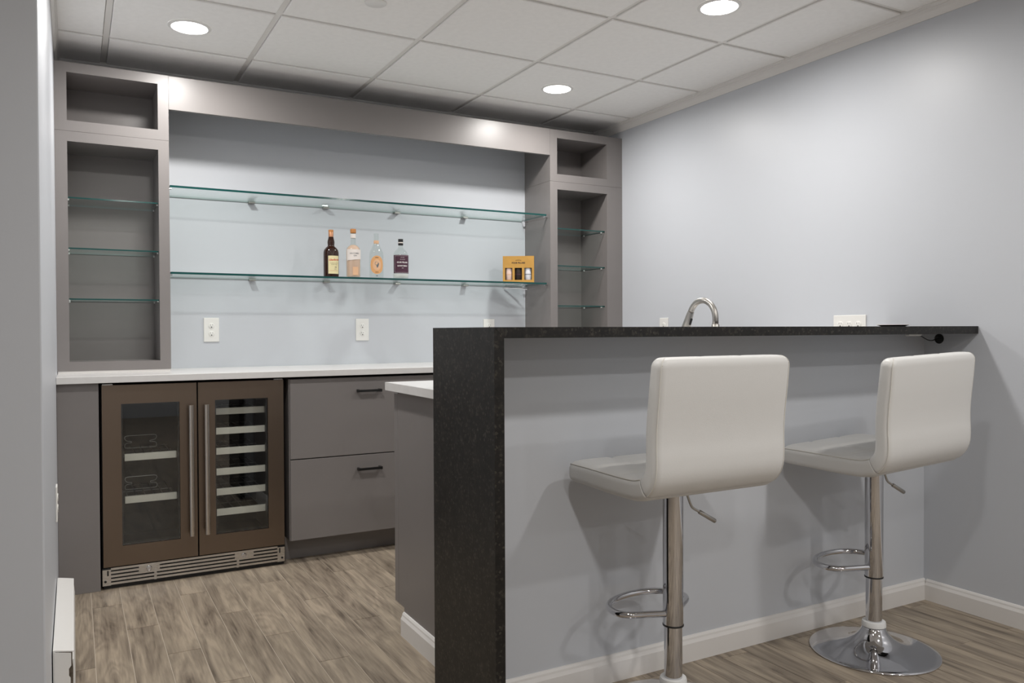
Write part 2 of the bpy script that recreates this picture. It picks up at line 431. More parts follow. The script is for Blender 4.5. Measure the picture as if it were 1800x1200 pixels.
# cabinets under it (fronts face the back wall)
def bar_cabinet(x0, x1, label, ndoor):
    t = thing('bar_cabinet', label, 'cabinet', ((x0+x1)/2, 2.45, 0), 'cabinets under the bar worktop')
    obj('side_panel', prism(bmesh.new(), [(2.1455, 0), (2.685, 0), (2.685, .098), (2.738, .098), (2.738, .8725), (2.1455, .8725)], 'x', x0, x0+.018), 'cab', t)
    obj('side_panel', prism(bmesh.new(), [(2.1455, 0), (2.685, 0), (2.685, .098), (2.738, .098), (2.738, .8725), (2.1455, .8725)], 'x', x1-.018, x1), 'cab', t)
    obj('bottom_panel', BX(x0+.018, x1-.018, 2.15, 2.741, .098, .116), 'cab', t)
    obj('toe_kick', BX(x0+.018, x1-.018, 2.667, 2.685, 0, .098), 'cab', t)
    w = (x1-x0)/ndoor
    for k in range(ndoor):
        d = obj('door', BX(x0+k*w+.0015, x0+(k+1)*w-.0015, 2.7435, 2.781, .096, .862, bev=.002), 'cab', t)
        hx = x0+(k+.5)*w
        bm = bmesh.new(); box(bm, hx-.06, hx+.06, 2.804, 2.812, .80, .808); box(bm, hx-.055, hx-.047, 2.781, 2.806, .80, .808); box(bm, hx+.047, hx+.055, 2.781, 2.806, .80, .808)
        obj('handle', bm, 'blackmetal', d)
    return t
bar_cabinet(1.03, 1.63, 'grey base cabinet whose side panel shows behind the waterfall end', 1)
bar_cabinet(1.63, 2.40, 'grey two-door cabinet under the sink behind the bar', 2)
bar_cabinet(2.40, 3.004, 'grey base cabinet in the corner behind the bar against the long bare wall', 1)

# ---- faucet
FX, FY = 2.072, 2.212
fa = thing('faucet', 'brushed nickel gooseneck pull-down faucet standing behind the dark bar', 'faucet', (FX, FY, CZ1))
obj('base', lathe(bmesh.new(), [(.026, CZ1), (.026, CZ1+.006), (.020, CZ1+.010), (.0185, CZ1+.07), (.0165, CZ1+.078), (.0145, CZ1+.206), (.0118, CZ1+.21)], 28, (FX, FY)), 'nickel', fa, True)
pts = [(FX, FY, CZ1+.20), (FX, FY, 1.125)]
for k in range(0, 25):
    a = math.radians(180-k*155/24); pts.append((FX, FY+.070+.070*math.cos(a), 1.130+.070*math.sin(a)))
neck = obj('spout', tube(bmesh.new(), pts, .0112, 16), 'nickel', fa, 'all')
e = Vector(pts[-1]); dr = Vector((0, math.sin(math.radians(25)), -math.cos(math.radians(25))))
hd = obj('spray_head', tube(bmesh.new(), [e, e+dr*.001, e+dr*.03, e+dr*.068, e+dr*.070], [.0112, .0125, .0145, .0172, .0160], 20), 'nickel', fa, True)
nrm = Vector((0, -dr.z*-1, 0)); side = Vector((0, -math.cos(math.radians(25)), -math.sin(math.radians(25))))
q = e+dr*.036+side*.0145
bm = BX(-.004, .004, -.004, .004, -.013, .013, bev=.0015)
bmesh.ops.rotate(bm, verts=bm.verts[:], cent=(0, 0, 0), matrix=Matrix.Rotation(math.radians(25), 3, 'X')); bmesh.ops.translate(bm, verts=bm.verts[:], vec=q)
obj('button', bm, 'black', hd)
lv = obj('lever', tube(bmesh.new(), [(FX+.018, FY, CZ1+.05), (FX+.045, FY, CZ1+.055), (FX+.10, FY, CZ1+.075)], [.010, .006, .005], 12), 'nickel', fa, 'all')

# ================================================================== BACK WALL UNITS
YU, YD = 4.032, 4.3345      # upper cabinets front / back
def open_unit(name, label, x0, x1, z0, z1, ls, rs, tr, br, shelves=(), strip=False):
    t = thing(name, label, 'cabinet', ((x0+x1)/2, (YU+YD)/2, z0))
    bm = bmesh.new()
    # one flush face frame with a rectangular hole
    o_ = [(x0, z0), (x1, z0), (x1, z1), (x0, z1)]; i_ = [(x0+ls, z0+br), (x1-rs, z0+br), (x1-rs, z1-tr), (x0+ls, z1-tr)]
    fo = [bm.verts.new((a, YU, c)) for a, c in o_]; fi = [bm.verts.new((a, YU, c)) for a, c in i_]
    bo = [bm.verts.new((a, YU+.019, c)) for a, c in o_]; bi = [bm.verts.new((a, YU+.019, c)) for a, c in i_]
    for k in range(4):
        l = (k+1) % 4
        bm.faces.new((fo[k], fo[l], fi[l], fi[k])); bm.faces.new((bo[l], bo[k], bi[k], bi[l]))
        bm.faces.new((fo[l], fo[k], bo[k], bo[l])); bm.faces.new((fi[k], fi[l], bi[l], bi[k]))
    obj('face_frame', bm, 'cab', t)
    xa, xb = x0+ls-.012, x1-rs+.012
    obj('side_panel', BX(x0, x0+.016, YU+.019, YD, z0, z1), 'cab', t)
    obj('side_panel', BX(x1-.016, x1, YU+.019, YD, z0, z1), 'cab', t)
    obj('inner_panel', BX(x0+ls-.018, x0+ls-.0015, YU+.019, YD-.012, z0+.02, z1-.01), 'cab', t)
    obj('inner_panel', BX(x1-rs+.0015, x1-rs+.018, YU+.019, YD-.012, z0+.02, z1-.01), 'cab', t)
    obj('back_panel', BX(x0+.016, x1-.016, YD-.012, YD, z0, z1), 'cab', t)
    obj('top_panel', BX(x0+.016, x1-.016, YU+.019, YD-.012, z1-tr+.001, z1), 'cab', t)
    obj('bottom_panel', BX(x0+.016, x1-.016, YU+.019, YD-.012, z0, z0+br-.001), 'cab', t)
    for zs in shelves:
        glass_pane('glass_shelf', x0+ls+.0005, x1-rs-.0005, YU+.026, YD-.014, zs-.006, zs, t)
        for px in (x0+ls+.002, x1-rs-.002):
            for py in (YU+.06, YD-.05):
                obj('shelf_pin', BX(px-.003, px+.003, py-.004, py+.004, zs-.011, zs-.006), 'clearplastic', t)
    if strip:
        obj('caulk_strip', BX(x0+.002, x1-.003, YU+.002, YD, z0-.0105, z0), 'trim', t)
    return t
def glass_pane(name, x0, x1, y0, y1, z0, z1, parent=None):
    bm = box(bmesh.new(), x0, x1, y0, y1, z0, z1)
    for f in bm.faces:
        c = f.calc_center_median(); f.material_index = 0 if abs(c.z-(z0+z1)/2) > (z1-z0)*.4 else (2 if c.y > y1-1e-4 else 1)
    return obj(name, bm, None, parent, mats=['glass', 'glass_edge', 'glass_back'])
open_unit('tall_cabinet', 'tall grey open cabinet with glass shelves standing on the worktop above the wine fridge', XL+.0005, .398, .9180, 1.979, .048, .046, .045, .041, (1.693, 1.468, 1.242), True)
open_unit('cubby_cabinet', 'small grey open cubby on top of the tall cabinet above the wine fridge', XL+.0005, .398, 1.9800, 2.2815, .048, .046, .044, .046)
open_unit('tall_cabinet', 'tall grey open cabinet with glass shelves against the long bare wall, beside the gift box', 2.479, XR-.0005, .9180, 1.974, .050, .115, .046, .041, (1.703, 1.480, 1.240), True)
open_unit('cubby_cabinet', 'small grey open cubby on top of the tall cabinet beside the gift box', 2.479, XR-.0005, 1.9750, 2.2800, .049, .116, .048, .044)
hb = thing('header_box', 'long grey header spanning between the two cubbies above the glass shelves', 'header', (1.4385, 4.18, 2.126))
obj('face_board', BX(.3985, 2.4785, YU, YU+.022, 2.126, 2.2810, bev=.0008), 'cab', hb)
obj('top_board', BX(.3985, 2.4785, YU+.022, YD, 2.260, 2.2800), 'cab', hb)

# worktop
wt2 = obj('back_worktop', BX(XL+.0005, XR-.0005, 3.735, YB-.0005, .878, .9070, bev=.0015), 'quartz')
tag(wt2, 'long white quartz worktop running along the back wall above the wine fridge', 'worktop')
# filler at the left wall
t = thing('end_filler', 'narrow dark grey filler board between the heater wall and the wine fridge', 'filler', (.012, 4.0, 0))
obj('front_panel', BX(XL+.0005, .089, 3.767, 3.786, 0, .876, bev=.001), 'cab', t)
obj('side_panel', BX(.071, .089, 3.786, 4.33, 0, .876), 'cab', t)
# drawer units
def drawer_unit(x0, x1, label):
    t = thing('drawer_cabinet', label, 'cabinet', ((x0+x1)/2, 4.05, 0), 'drawer cabinets along the back wall')
    obj('body', BX(x0, x1, 3.786, 4.33, .107, .866), 'cab', t)
    obj('toe_kick', BX(x0-.004 if x0 < 1 else x0, x1, 3.857, 3.875, 0, .107), 'cab', t)
    obj('edge_strip', BX(x0, x0+.004, 3.770, 3.786, .107, .866), 'cab', t)
    for z0, z1, hz in ((.107, .4855, .420), (.4905, .865, .801)):
        d = obj('drawer_front', BX(x0+.005, x1-.0015, 3.765, 3.7855, z0, z1, bev=.0012), 'cab', t)
        hx = (x0+x1)/2
        bm = bmesh.new(); box(bm, hx-.059, hx+.059, 3.733, 3.744, hz-.006, hz+.005)
        box(bm, hx-.059, hx-.050, 3.742, 3.765, hz-.007, hz+.006); box(bm, hx+.050, hx+.060, 3.731, 3.765, hz-.007, hz+.006)
        obj('handle', bm, 'blackmetal', d)
    return t
drawer_unit(.879, 1.649, 'grey two-drawer base cabinet with black bar handles next to the wine fridge')
drawer_unit(1.651, 2.420, 'grey two-drawer base cabinet along the back wall hidden behind the bar')
obj_corner = obj('filler_cabinet', BX(2.421, XR-.001, 3.766, 4.33, .0, .866, bev=.001), 'cab')
tag(obj_corner, 'plain grey closed filler cabinet in the far corner under the worktop, behind the bar', 'cabinet')

# ================================================================== LONG GLASS SHELVES
def long_shelf(z, label, right):
    t = thing('glass_shelf', label, 'shelf', (1.43, 4.18, z-.010))
    glass_pane('pane', .401, 2.455, 4.036, 4.331, z-.010, z, t)
    for x in (.822, 1.215, 1.625, 2.054):
        c = obj('clip', BX(x-.016, x+.016, 4.300, 4.3345, z-.017, z-.0103, bev=.001), 'nickel', t)
        obj('plate', BX(x-.016, x+.016, 4.331, 4.3348, z-.017, z+.012), 'clear', c)
    for x in (.3985, 2.4565):
        for y in (4.07, 4.30):
            obj('pin', BX(x, x+.022 if x > 1 else x+.012, y-.006, y+.006, z-.016, z-.0103, bev=.001), 'chrome', t)
    if right:
        bm = bmesh.new()
        tube(bm, [(2.33, 4.325, z-.016), (2.40, 4.29, z-.020), (2.45, 4.26, z-.028)], .004, 8)
        tube(bm, [(2.30, 4.30, z-.024), (2.37, 4.27, z-.022), (2.45, 4.25, z-.020)], .003, 8)
        obj('bracket', bm, 'chrome', t, True)
    return t
long_shelf(1.776, 'long clear glass shelf with green edge, empty, nearer the header board', False)
long_shelf(1.372, 'long clear glass shelf with green edge carrying the bottles and gift box', True)

# ================================================================== WINE FRIDGE
fr = thing('wine_fridge', 'bronze steel double-door wine fridge with dark glass under the white worktop', 'wine fridge', (.477, 4.05, 0))
bm = bmesh.new()
FX0, FX1 = .097, .858
box(bm, FX0, FX0+.03, 3.822, 4.32, .02, .866); box(bm, FX1-.03, FX1, 3.822, 4.32, .02, .866)
box(bm, FX0+.03, FX1-.03, 3.822, 4.32, .836, .866); box(bm, FX0+.03, FX1-.03, 3.822, 4.32, .02, .11)
box(bm, FX0+.03, FX1-.03, 4.29, 4.32, .11, .836); box(bm, .462, .494, 3.822, 4.29, .11, .836)
obj('body', bm, 'fridge_in', fr)
obj('toe_box', BX(FX0+.004, FX1-.004, 3.79, 3.822, .0, .088), 'black', fr)
for (x0, x1, wx0, wx1, hx) in ((.1005, .4755, .1735, .4045, .4475), (.4815, .8555, .5525, .7840, .5115)):
    z0, z1, wz0, wz1 = .094, .8655, .1785, .7845
    bm = bmesh.new()
    o_ = [(x0, z0), (x1, z0), (x1, z1), (x0, z1)]; i_ = [(wx0, wz0), (wx1, wz0), (wx1, wz1), (wx0, wz1)]
    fo = [bm.verts.new((a, 3.775, c)) for a, c in o_]; fi = [bm.verts.new((a, 3.775, c)) for a, c in i_]
    bo = [bm.verts.new((a, 3.820, c)) for a, c in o_]; bi = [bm.verts.new((a, 3.820, c)) for a, c in i_]
    for k in range(4):
        l = (k+1) % 4
        bm.faces.new((fo[k], fo[l], fi[l], fi[k])); bm.faces.new((bo[l], bo[k], bi[k], bi[l]))
        bm.faces.new((fo[l], fo[k], bo[k], bo[l])); bm.faces.new((fi[k], fi[l], bi[l], bi[k]))
    d = obj('door', bm, 'bronze', fr)
    obj('glass', BX(wx0, wx1, 3.781, 3.787, wz0, wz1), 'fglass', d)
    bm = bmesh.new()      # black gasket inside the window
    for a in ((wx0, wx0+.006, wz0, wz1), (wx1-.006, wx1, wz0, wz1), (wx0+.006, wx1-.006, wz0, wz0+.006), (wx0+.006, wx1-.006, wz1-.006, wz1)):
        box(bm, a[0], a[1], 3.788, 3.818, a[2], a[3])
    obj('gasket', bm, 'black', d)
    bm = bmesh.new(); tube(bm, [(hx, 3.731, .195), (hx, 3.731, .769)], .0105, 16)
    for z in (.245, .715): tube(bm, [(hx, 3.731, z), (hx, 3.7755, z)], .0055, 10)
    obj('handle', bm, 'steelz', d, True)
    for zh in (z1-.001,):
        hxx = x0+.002 if x0 < .3 else x1-.042
        obj('hinge', BX(hxx, hxx+.04, 3.782, 3.822, zh+.0012, zh+.006), 'steel', fr)
def rack(x0, x1, zt, wires=False):
    b_ = obj('wine_rack', BX(x0, x1, 3.858, 3.876, zt-.030, zt, bev=.0015), 'shelfbar', fr)
    bm = bmesh.new()
    for k in range(6):
        x = x0+.015+k*(x1-x0-.03)/5; tube(bm, [(x, 3.874, zt-.018), (x, 4.27, zt-.018)], .0025, 6)
    for y in (3.95, 4.10, 4.26): tube(bm, [(x0, y, zt-.022), (x1, y, zt-.022)], .0025, 6)
    obj('wire_grid', bm, 'wire', b_, True)
    if wires:
        w = [(.0, 0), (.0, .012), (.006, .018), (.018, .020), (.026, .020), (.026, .026), (.018, .027), (.006, .030), (.0, .038), (.0, .046), (.010, .052), (.065, .052), (.120, .052), (.130, .046), (.130, .038), (.124, .030), (.112, .027), (.104, .026), (.104, .020), (.112, .020), (.124, .018), (.130, .012), (.130, 0), (.120, -.004), (.065, -.004), (.010, -.004)]
        bm = bmesh.new(); tube(bm, smoothpath([(x0+.008+a, 3.98, zt+.014+c) for a, c in w], 2, True), .0014, 6, True)
        obj('bottle_divider', bm, 'divider', b_, True)
for zt in (.557, .371): rack(.189, .400, zt, True)
for zt in (.739, .648, .555, .460, .367, .273): rack(.560, .793, zt)
# grille
G0, G1, ZG0, ZG1, YG = .096, .8545, .017, .0885, 3.772
gr = obj('grille', BX(G0, G1, YG+.012, YG+.016, ZG0, ZG1), 'black', fr)
bm = bmesh.new()
box(bm, G0, .128, YG, YG+.011, ZG0, ZG1-.004); box(bm, .822, G1, YG, YG+.011, ZG0, ZG1-.004)
for k in range(5):
    z = ZG0+.002+k*.0155; box(bm, .128, .822, YG+.001, YG+.011, z, z+.0092)
box(bm, .296, .306, YG+.0005, YG+.011, ZG0, ZG1-.006); box(bm, .640, .650, YG+.0005, YG+.011, ZG0, ZG1-.006)
box(bm, .236, .318, YG, YG+.0112, ZG1-.038, ZG1-.004); box(bm, .632, .714, YG, YG+.0112, ZG1-.038, ZG1-.004)
obj('louvre_plate', bm, 'steel', gr)
for x, z, r in ((.276, ZG1-.021, .0125), (.672, ZG1-.021, .0125), (.107, ZG0+.018, .005), (.843, ZG0+.018, .005)):
    bm = lathe(bmesh.new(), [(r, 0), (r, .0015), (r*.8, .0025), (r*.55, .0025), (r*.5, .001), (r*.2, .001)], 20)
    bmesh.ops.rotate(bm, verts=bm.verts[:], cent=(0, 0, 0), matrix=Matrix.Rotation(PI/2, 3, 'X')); bmesh.ops.translate(bm, verts=bm.verts[:], vec=(x, YG, z))
    obj('screw', bm, 'chrome' if r > .008 else 'blackmetal', gr, True)
for x in (.1165, .832):
    obj('hinge_slot', BX(x-.003, x+.003, YG-.0006, YG, ZG1-.03, ZG1-.008), 'black', gr)

# ================================================================== BOTTLES
SZ = 1.3722
def rings(prof): return prof
def patch(r, a0, a1, z0, z1, n=14, slope=0.0, oval=False):
    """piece of a cylinder wall; angles in degrees, slope tilts the lower edge"""
    bm = bmesh.new(); A = []; B = []
    for k in range(n+1):
        t = k/n; a = math.radians(a0+(a1-a0)*t)
        if oval:
            zz = math.sqrt(max(0, 1-(2*t-1)**2))*(z1-z0)/2; lo, hi = (z0+z1)/2-zz-.0001, (z0+z1)/2+zz+.0001
        else: lo, hi = z0+slope*t, z1
        A.append(bm.verts.new((r*math.cos(a), r*math.sin(a), lo))); B.append(bm.verts.new((r*math.cos(a), r*math.sin(a), hi)))
    for k in range(n): bm.faces.new((A[k], A[k+1], B[k+1], B[k]))
    return bm
def text_bm(body, size, fn, bold=0.0, shear=0.0):
    cu = bpy.data.curves.new('lettering', 'FONT'); cu.body = body; cu.size = size; cu.align_x = 'CENTER'; cu.align_y = 'CENTER'
    cu.offset = bold; cu.shear = shear; cu.resolution_u = 3
    o = bpy.data.objects.new('lettering', cu); COL.objects.link(o)
    dg = bpy.context.evaluated_depsgraph_get(); dg.update()
    me = o.evaluated_get(dg).to_mesh(); bm = bmesh.new(); bm.from_mesh(me)
    o.evaluated_get(dg).to_mesh_clear(); bpy.data.objects.remove(o); bpy.data.curves.remove(cu)
    for v in bm.verts: v.co = Vector(fn(v.co.x, v.co.y))
    return bm
def on_cyl(r, adeg, zc, tilt=0.0):
    return lambda x, y: (r*math.cos(math.radians(adeg)+x/r), r*math.sin(math.radians(adeg)+x/r), zc+y+tilt*x)
BGRP = 'spirit bottles on the glass shelf'
# 1 dark whisky
b1 = thing('bottle', 'dark brown whisky bottle with bulging neck and cream label, on the glass shelf', 'bottle', (1.189, 4.13, SZ))
prof1 = [(.034, 0), (.0385, .003), (.0395, .010), (.0395, .122), (.0390, .132), (.0362, .144), (.0300, .1535), (.0225, .160), (.0178, .1645), (.0172, .170), (.0184, .182), (.0180, .190), (.0150, .201), (.0128, .212), (.0125, .214)]
obj('glass', lathe(bmesh.new(), prof1, 40), 'whisky', b1, True, True)
obj('capsule', lathe(bmesh.new(), [(.0128, .213), (.0131, .236), (.0120, .238)], 24), 'copper', b1, True, True)
obj('stopper', lathe(bmesh.new(), [(.0128, .238), (.0130, .248), (.0118, .250)], 24), 'cork', b1, True, True)
lb = obj('label', patch(.0398, -128, -38, .018, .112), 'cream', b1, True, True)
obj('lettering', text_bm('Glenfarclas', .0135, on_cyl(.0400, -80, .091, .06), .0003, .25), 'redink', lb, False, True)
obj('lettering', text_bm('HIGHLAND SINGLE MALT', .0040, on_cyl(.0400, -82, .073)), 'darkink', lb, False, True)
obj('lettering', text_bm('SCOTCH WHISKY', .0045, on_cyl(.0400, -80, .066)), 'darkink', lb, False, True)
obj('lettering', text_bm('15', .012, on_cyl(.0400, -72, .052), .0002), 'darkink', lb, False, True)
obj('lettering', text_bm('YEARS', .0040, on_cyl(.0400, -75, .042)), 'darkink', lb, False, True)
obj('rule', patch(.0400, -118, -46, .034, .0348), 'redink', lb, False, True)
# 2 pale pink gin
b2 = thing('bottle', 'clear bottle of pale pink gin with cork top and slanted white label', 'bottle', (1.309, 4.13, SZ))
obj('glass', lathe(bmesh.new(), [(.033, 0), (.0368, .003), (.0380, .010), (.0380, .146), (.0365, .156), (.0310, .166), (.0220, .174), (.0150, .179), (.0133, .185), (.0133, .234), (.0140, .235), (.0140, .239)], 40), 'clear', b2, True, True)
obj('liquid', lathe(bmesh.new(), [(.033, .008), (.0355, .012), (.0362, .144), (.0345, .154), (.0290, .164), (.0200, .172), (.0130, .176)], 36), 'pinkgin', b2, True, True)
obj('stopper', lathe(bmesh.new(), [(.0148, .239), (.0152, .241), (.0152, .259), (.0140, .261)], 24), 'cork', b2, True, True)
obj('neck_band', lathe(bmesh.new(), [(.0136, .212), (.0138, .213), (.0138, .233), (.0136, .234)], 24, cap=False), 'whitelabel', b2, True, True)
lb = obj('label', patch(.0383, -165, -25, .091, .151, 18, .010), 'whitelabel', b2, True, True)
obj('lettering', text_bm('SALCOMBE', .0105, on_cyl(.0386, -98, .129), .0001), 'greyink', lb, False, True)
obj('lettering', text_bm('GIN', .0105, on_cyl(.0386, -92, .117), .0001), 'greyink', lb, False, True)
obj('small_label', patch(.0384, -112, -66, .014, .058), 'peach', b2, True, True)
# 3 empty clear bottle, orange medallion
b3 = thing('bottle', 'empty clear bottle with a round orange label and grey emblem', 'bottle', (1.437, 4.13, SZ))
obj('glass', lathe(bmesh.new(), [(.032, 0), (.0365, .003), (.0380, .010), (.0385, .120), (.0370, .138), (.0310, .154), (.0230, .170), (.0165, .184), (.0132, .196), (.0128, .236), (.0140, .237), (.0140, .243), (.0120, .244)], 40), 'clear', b3, True, True)
obj('neck_band', lathe(bmesh.new(), [(.0141, .190), (.0136, .206)], 24, cap=False), 'peach', b3, True, True)
lb = obj('label', patch(.0388, -163, -47, .024, .122, 24, 0, True), 'orange', b3, True, True)
obj('disc', patch(.0390, -139, -71, .044, .102, 20, 0, True), 'peach', lb, True, True)
bm = bmesh.new()   # grey emblem shape
shape = [(-.012, .012), (-.006, .018), (.004, .017), (.010, .012), (.015, .004), (.012, -.001), (.011, -.008), (.006, -.016), (.002, -.019), (-.002, -.014), (-.003, -.004), (-.010, -.001), (-.014, .005)]
fn = on_cyl(.0393, -105, .074); bm.faces.new([bm.verts.new(fn(x*.8, y*.9)) for x, y in shape]); obj('emblem', bm, 'greyink', lb, False, True)
for zc in (.034, .112):
    obj('rule', patch(.0393, -118, -92, zc-.0012, zc+.0012), 'darkink', lb, False, True)
obj('foot_print', patch(.0386, -112, -98, .012, .016), 'greyink', b3, False, True)
# 4 clear bottle, plum label
b4 = thing('bottle', 'short clear bottle with black cap and dark plum label', 'bottle', (1.5765, 4.13, SZ))
obj('glass', lathe(bmesh.new(), [(.036, 0), (.0405, .003), (.0418, .010), (.0418, .128), (.0405, .138), (.0350, .150), (.0250, .161), (.0160, .170), (.0125, .177), (.0122, .190)], 40), 'clear', b4, True, True)
obj('liquid', lathe(bmesh.new(), [(.036, .010), (.0385, .014), (.0400, .020), (.0400, .030)], 36), 'clearplastic', b4, True, True)
cp = obj('cap', lathe(bmesh.new(), [(.0135, .187), (.0138, .188), (.0138, .2205), (.0130, .221)], 24), 'black', b4, True, True)
obj('cap_band', lathe(bmesh.new(), [(.01385, .1985), (.0139, .199), (.0139, .2035), (.01385, .204)], 24, cap=False), 'whitelabel', cp, True, True)
lb = obj('label', patch(.0421, -175, -25, .032, .132, 20), 'plum', b4, True, True)
bm = bmesh.new()
for a0, a1, z0, z1 in ((-157, -38, .127, .1278), (-157, -38, .036, .0368), (-157.8, -157, .036, .1278), (-38, -37.2, .036, .1278)):
    pb = patch(.0423, a0, a1, z0, z1); me = bpy.data.meshes.new('tmp'); pb.to_mesh(me); pb.free(); bm.from_mesh(me); bpy.data.meshes.remove(me)
obj('border', bm, 'whiteink', lb, False, True)
obj('lettering', text_bm('DISTILLERY', .0045, on_cyl(.0424, -97, .118)), 'whiteink', lb, False, True)
obj('lettering', text_bm('* * * *', .011, on_cyl(.0424, -97, .104), .0003), 'whiteink', lb, False, True)
obj('lettering', text_bm('FOUR PILLARS', .0100, on_cyl(.0424, -97, .091), .0004), 'whiteink', lb, False, True)
obj('lettering', text_bm('BLOODY SHIRAZ', .0074, on_cyl(.0424, -97, .072), .0005), 'whiteink', lb, False, True)
obj('lettering', text_bm('GIN', .0058, on_cyl(.0424, -97, .060)), 'whiteink', lb, False, True)
for o in (b1, b2, b3, b4): o['group'] = BGRP
# gift box
gx0, gx1, gy0, gy1, gz0, gz1 = 2.218, 2.403, 4.120, 4.178, SZ, SZ+.158
gb = thing('gift_box', 'kraft brown gift box with three windows showing miniature bottles, on the glass shelf', 'gift box', ((gx0+gx1)/2, (gy0+gy1)/2, SZ))
wx = [(gx0+(gx1-gx0)*a, gx0+(gx1-gx0)*c) for a, c in ((.075, .306), (.381, .6125), (.6875, .925))]
wz0, wz1 = gz0+.017, gz0+.088
bm = bmesh.new(); box(bm, gx0, gx1, gy0, gy0+.0015, gz0, wz0); box(bm, gx0, gx1, gy0, gy0+.0015, wz1, gz1)
xs = [gx0, wx[0][0], wx[0][1], wx[1][0], wx[1][1], wx[2][0], wx[2][1], gx1]
for k in (0, 2, 4, 6): box(bm, xs[k], xs[k+1], gy0, gy0+.0015, wz0, wz1)
fp = obj('front_panel', bm, 'kraft', gb)
bm = bmesh.new(); box(bm, gx0, gx0+.0015, gy0+.0015, gy1, gz0, gz1); box(bm, gx1-.0015, gx1, gy0+.0015, gy1, gz0, gz1)
box(bm, gx0+.0015, gx1-.0015, gy1-.0015, gy1, gz0, gz1); box(bm, gx0+.0015, gx1-.0015, gy0+.0015, gy1-.0015, gz0, gz0+.0015); box(bm, gx0+.0015, gx1-.0015, gy0+.0015, gy1-.0015, gz1-.0015, gz1)
obj('carton', bm, 'boxdark', gb)
for k, mm in enumerate(('lightcap', 'boxdark', 'whitemini')):
    c = ((wx[k][0]+wx[k][1])/2, gy0+.028)
    mb = obj('miniature_bottle', lathe(bmesh.new(), [(.020, gz0+.003), (.0225, gz0+.006), (.0225, gz0+.080), (.019, gz0+.092), (.009, gz0+.105), (.008, gz0+.135)], 24, c), mm, gb, True)
    bm = patch(.0228, -150, -30, .048, .052); bmesh.ops.translate(bm, verts=bm.verts[:], vec=(c[0], c[1], gz0)); obj('band', bm, ('peach', 'plum', 'greyink')[k], mb)
fn = lambda x, y: ((gx0+gx1)/2+x, gy0-.0004, gz0+.117+y)
obj('lettering', text_bm('FOUR PILLARS', .0125, fn, .0005), 'darkink', fp)
fn2 = lambda x, y: ((gx0+gx1)/2+x, gy0-.0004, gz0+.131+y-3*x*x*2)
obj('lettering', text_bm('* * * *', .013, fn2, .0002), 'darkink', fp)

gb.rotation_euler = (0, 0, -math.radians(31)); gb.location = (2.323, 4.140, SZ)

# ================================================================== OUTLETS AND SWITCH PLATES
def outlet(c, normal, gangs, label, w=None, h=.123):
    """plate on a wall; normal 'y-' (back wall), 'x-' (right wall), 'x+' (left wall)"""
    t = thing('wall_outlet', label, 'outlet', c)
    w = w or (.075+.046*(gangs-1))
    def put(bm):
        a = {'y-': 0, 'x-': -PI/2, 'x+': PI/2}[normal]
        bmesh.ops.rotate(bm, verts=bm.verts[:], cent=(0, 0, 0), matrix=Matrix.Rotation(a, 3, 'Z')); return bm
    obj('plate', put(BX(-w/2, w/2, -.006, -.0003, -h/2, h/2, bev=.002)), 'plastic', t, False, True)
    for gk in range(gangs):
        gx = (gk-(gangs-1)/2)*.046
        for zz in (.0205, -.0205):
            bm = lathe(bmesh.new(), [(.0150, 0), (.0150, .0014), (.0142, .0020)], 24)
            bmesh.ops.rotate(bm, verts=bm.verts[:], cent=(0, 0, 0), matrix=Matrix.Rotation(PI/2, 3, 'X')); bmesh.ops.translate(bm, verts=bm.verts[:], vec=(gx, -.006, zz))
            rc = obj('receptacle', put(bm), 'plastic', t, True, True)
            bm = bmesh.new()
            box(bm, gx-.0062, gx-.0046, -.0084, -.0079, zz+.001, zz+.008); box(bm, gx+.0046, gx+.0062, -.0084, -.0079, zz+.002, zz+.008)
            box(bm, gx-.0024, gx+.0024, -.0084, -.0079, zz-.0095, zz-.0042)
            obj('slots', put(bm), 'plasticgap', rc, False, True)
    return t
outlet((.6205, YB, 1.1005), 'y-', 1, 'white duplex outlet above the worktop over the wine fridge door')
outlet((1.422, YB, 1.0985), 'y-', 1, 'white duplex outlet above the worktop below the bottles')
outlet((2.2215, YB, 1.099), 'y-', 1, 'white duplex outlet below the gift box, half hidden by the bar')
outlet((XR, 3.628, 1.0975), 'x-', 1, 'single white outlet plate on the long bare wall between cabinet and faucet')
outlet((XR, 2.366, 1.090), 'x-', 3, 'wide three-gang white outlet plate on the long bare wall just above the bar')
outlet((XL, 3.42, .455), 'x+', 1, 'white outlet seen edge-on low on the wall above the heater', h=.13)

# ================================================================== BASEBOARD HEATER
HY0, HY1, HX1, HZ = 2.636, 3.417, -.010, .172
ht = thing('baseboard_heater', 'white baseboard heater running low along the wall towards the wine fridge', 'heater', ((XL+HX1)/2, (HY0+HY1)/2, 0))
bm = bmesh.new(); prism(bm, [(XL+.003, .0), (XL+.009, .0), (XL+.009, HZ-.002), (HX1+.001, HZ-.010), (HX1+.001, HZ-.007), (XL+.009, HZ+.002), (XL+.003, HZ+.002)], 'y', HY0+.002, HY1); obj('back_plate', bm, 'heater', ht)
bm = bmesh.new(); prism(bm, [(HX1-.002, .02), (HX1+.004, .02), (HX1+.004, .115), (HX1+.001, .140), (HX1-.003, .140), (HX1-.001, .113)], 'y', HY0+.004, HY1); obj('front_cover', bm, 'heater', ht)
bm = bmesh.new(); prism(bm, [(XL+.006, 0), (HX1-.008, 0), (HX1-.008, .088), (HX1-.012, .094), (HX1-.012, .115), (HX1-.006, .124), (HX1-.006, HZ-.012), (XL+.006, HZ-.003)], 'y', HY0, HY0+.003); obj('end_cap', bm, 'heater', ht)
bm = bmesh.new(); prism(bm, [(XL+.006, 0), (HX1-.002, 0), (HX1-.002, HZ-.012), (XL+.006, HZ-.003)], 'y', HY1-.003, HY1); obj('end_cap', bm, 'heater', ht)
